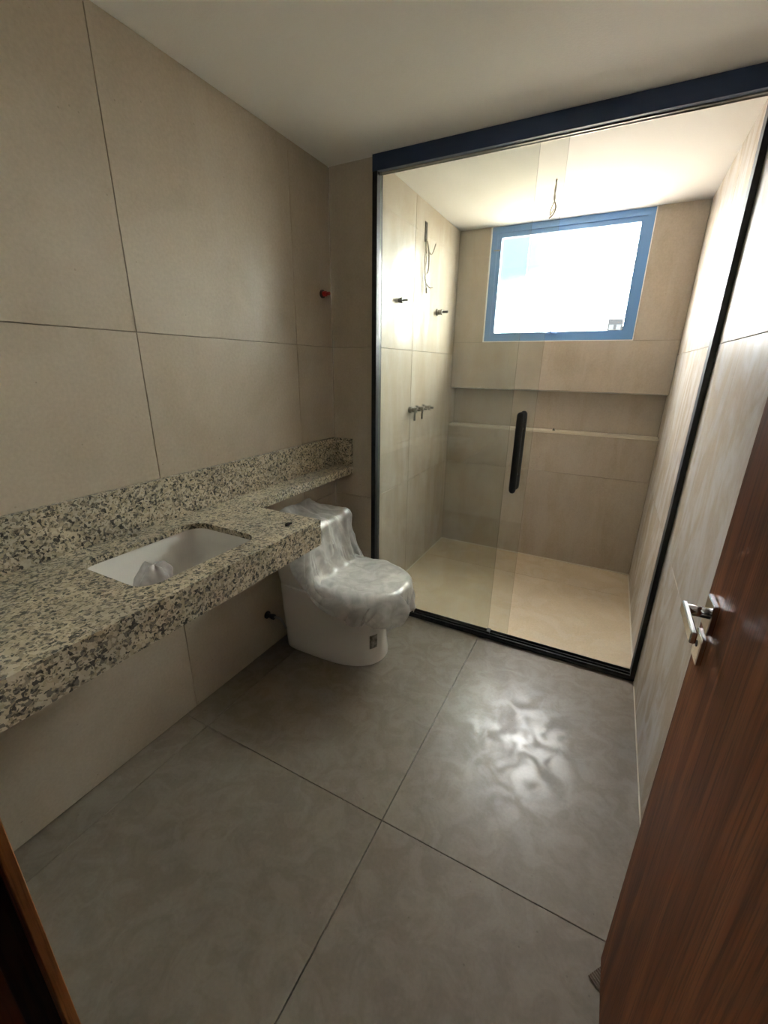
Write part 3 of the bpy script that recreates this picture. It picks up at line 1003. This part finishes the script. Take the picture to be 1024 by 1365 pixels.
# wires from the shower ceiling
cl = empty('ceiling_wires', (1.02, 2.83, H), 'twisted pair of wires dangling from the shower ceiling', 'wires')
adopt(cl, tube('wire', spline([(1.02, 2.83, H), (1.021, 2.832, H - 0.04), (1.018, 2.835, H - 0.085), (1.032, 2.835, H - 0.125), (1.024, 2.84, H - 0.155), (1.002, 2.84, H - 0.175)], 6), 0.0035, M['wire'], None, 8))
adopt(cl, tube('wire', spline([(1.023, 2.83, H), (1.017, 2.83, H - 0.05), (1.024, 2.83, H - 0.09), (1.010, 2.828, H - 0.135), (1.008, 2.828, H - 0.165), (1.026, 2.83, H - 0.135)], 6), 0.003, M['wire_pale'], None, 8))
# screw on the niche ledge
sc_ = lathe('screw', [(0.010, 0), (0.010, 0.006), (0.004, 0.008), (0.004, 0.016)], (0, 0, 1), (1.108, 3.545, NZ0), M['dark_metal'], None, 12)
tag(sc_, 'small dark screw standing on the niche ledge', 'screw')
# capped water point on the left wall
rc = empty('water_point', (0, 2.087, 1.863), 'capped water point with a red plug on the left wall', 'pipe')
adopt(rc, lathe('collar', [(0.020, 0), (0.020, 0.010), (0.016, 0.011)], (1, 0, 0), (0, 2.087, 1.863), M['dark_metal']))
adopt(rc, lathe('red_plug', [(0.013, 0.011), (0.013, 0.030), (0.009, 0.031), (0.009, 0.050)], (1, 0, 0), (0, 2.087, 1.863), M['red']))

# ================================================================== DOOR AND JAMB
dr = struct(empty('door_1', (DX + 0.0175, 0.13, 0.01)), 'reddish brown veneered wooden door standing open beside the right wall')
leaf = box('door_leaf', DX, DX + 0.035, 0.135, DY, 0.012, 2.100, M['wood'], None, 0.0015)
adopt(dr, leaf)
# lever set on the near face
hx = DX
ro = box('handle_rosette', hx - 0.009, hx, 0.800, 0.852, 1.074, 1.130, M['chrome'], None, 0.0015)
nk = tube('handle_neck', [(hx - 0.009, 0.822, 1.106), (hx - 0.040, 0.822, 1.106)], 0.0095, M['chrome'], None, 16)
lv = box('handle_lever', hx - 0.047, hx - 0.038, 0.722, 0.834, 1.096, 1.116, M['chrome'], None, 0.002)
kr = box('key_rosette', hx - 0.009, hx, 0.812, 0.858, 1.005, 1.058, M['chrome'], None, 0.0015)
kh = lathe('keyhole', [(0.006, 0), (0.006, 0.001)], (-1, 0, 0), (hx - 0.0088, 0.837, 1.036), M['black'], None, 12)
adopt(dr, ro, nk, lv, kr, kh)
jb = struct(empty('door_frame', (0.985, 0.0, 0.0)), 'brown wooden door jamb at the doorway')
adopt(jb, boxes('architrave', [(0.890, 0.975, YE + 0.0005, YE + 0.0125, 0, 2.12)], M['jamb'], None, 0.001))
adopt(jb, boxes('rebate_shade', [(DW0, 0.957, 0.057, YE, 0, 2.10)], M['jamb_shade'], None, 0.001))  # strip filling the rebate, its shadow painted in as dark brown
adopt(jb, boxes('jamb_stop', [(DW0, 0.968, -0.062, 0.0565, 0, 2.10)], M['wood'], None, 0.001))
adopt(jb, boxes('jamb_lining', [(DX + 0.036, DW1, -0.062, YE + 0.012, 0, 2.10)], M['jamb'], None, 0.001))
adopt(jb, boxes('jamb_head', [(DW0, DW1, -0.062, YE + 0.012, 2.102, DH)], M['jamb'], None, 0.001))
# scrap of corrugated card under the door
bm = bmesh.new()
nr = 28
ux, uy = Vector((0.62, 0.78, 0)), Vector((0.78, -0.62, 0))
c0 = Vector((1.664, 0.838, 0))
rows = []
for i in range(nr + 1):
    a = i / nr * 0.10
    z = 0.0045 + 0.0016 * math.cos(i * math.pi)
    rows.append([bm.verts.new(c0 + ux * a + uy * b + Vector((0, 0, zz))) for b, zz in ((0, 0.0005), (0, z), (0.06, z), (0.06, 0.0005))])
for a, b in zip(rows[:-1], rows[1:]):
    for k in range(4):
        bm.faces.new((a[k], a[(k + 1) % 4], b[(k + 1) % 4], b[k]))
bm.faces.new(rows[0][::-1]); bm.faces.new(rows[-1])
tag(finish(bm, 'cardboard_scrap', M['card']), 'scrap of ribbed brown cardboard poking out under the open door', 'cardboard')

# ================================================================== OUTSIDE
GZ = -9.0
gr = struct(box('ground_outside', -400, 400, 4.5, 700, GZ - 1, GZ, M['ground']), 'ground outside the window')
def building(x0, x1, y0, y1, h, label, cols, rows_):
    b = empty('distant_building', ((x0 + x1) / 2, y0, GZ), label, 'building')
    adopt(b, box('walls', x0, x1, y0, y1, GZ, h, M['building']))
    for i in range(cols):
        for j in range(rows_):
            cx = x0 + (i + 0.5) * (x1 - x0) / cols
            cz = h - 2.2 - j * 3.2
            adopt(b, box('window', cx - 0.6, cx + 0.6, y0 - 0.05, y0 + 0.05, cz - 0.7, cz + 0.7, M['building_win']))
    return b
building(-3.4, 0.4, 150, 160, 15.4, 'far grey tower block seen through the window corner', 2, 4)
building(0.4, 5.6, 152, 165, 13.6, 'lower far grey building beside the tower block', 3, 3)
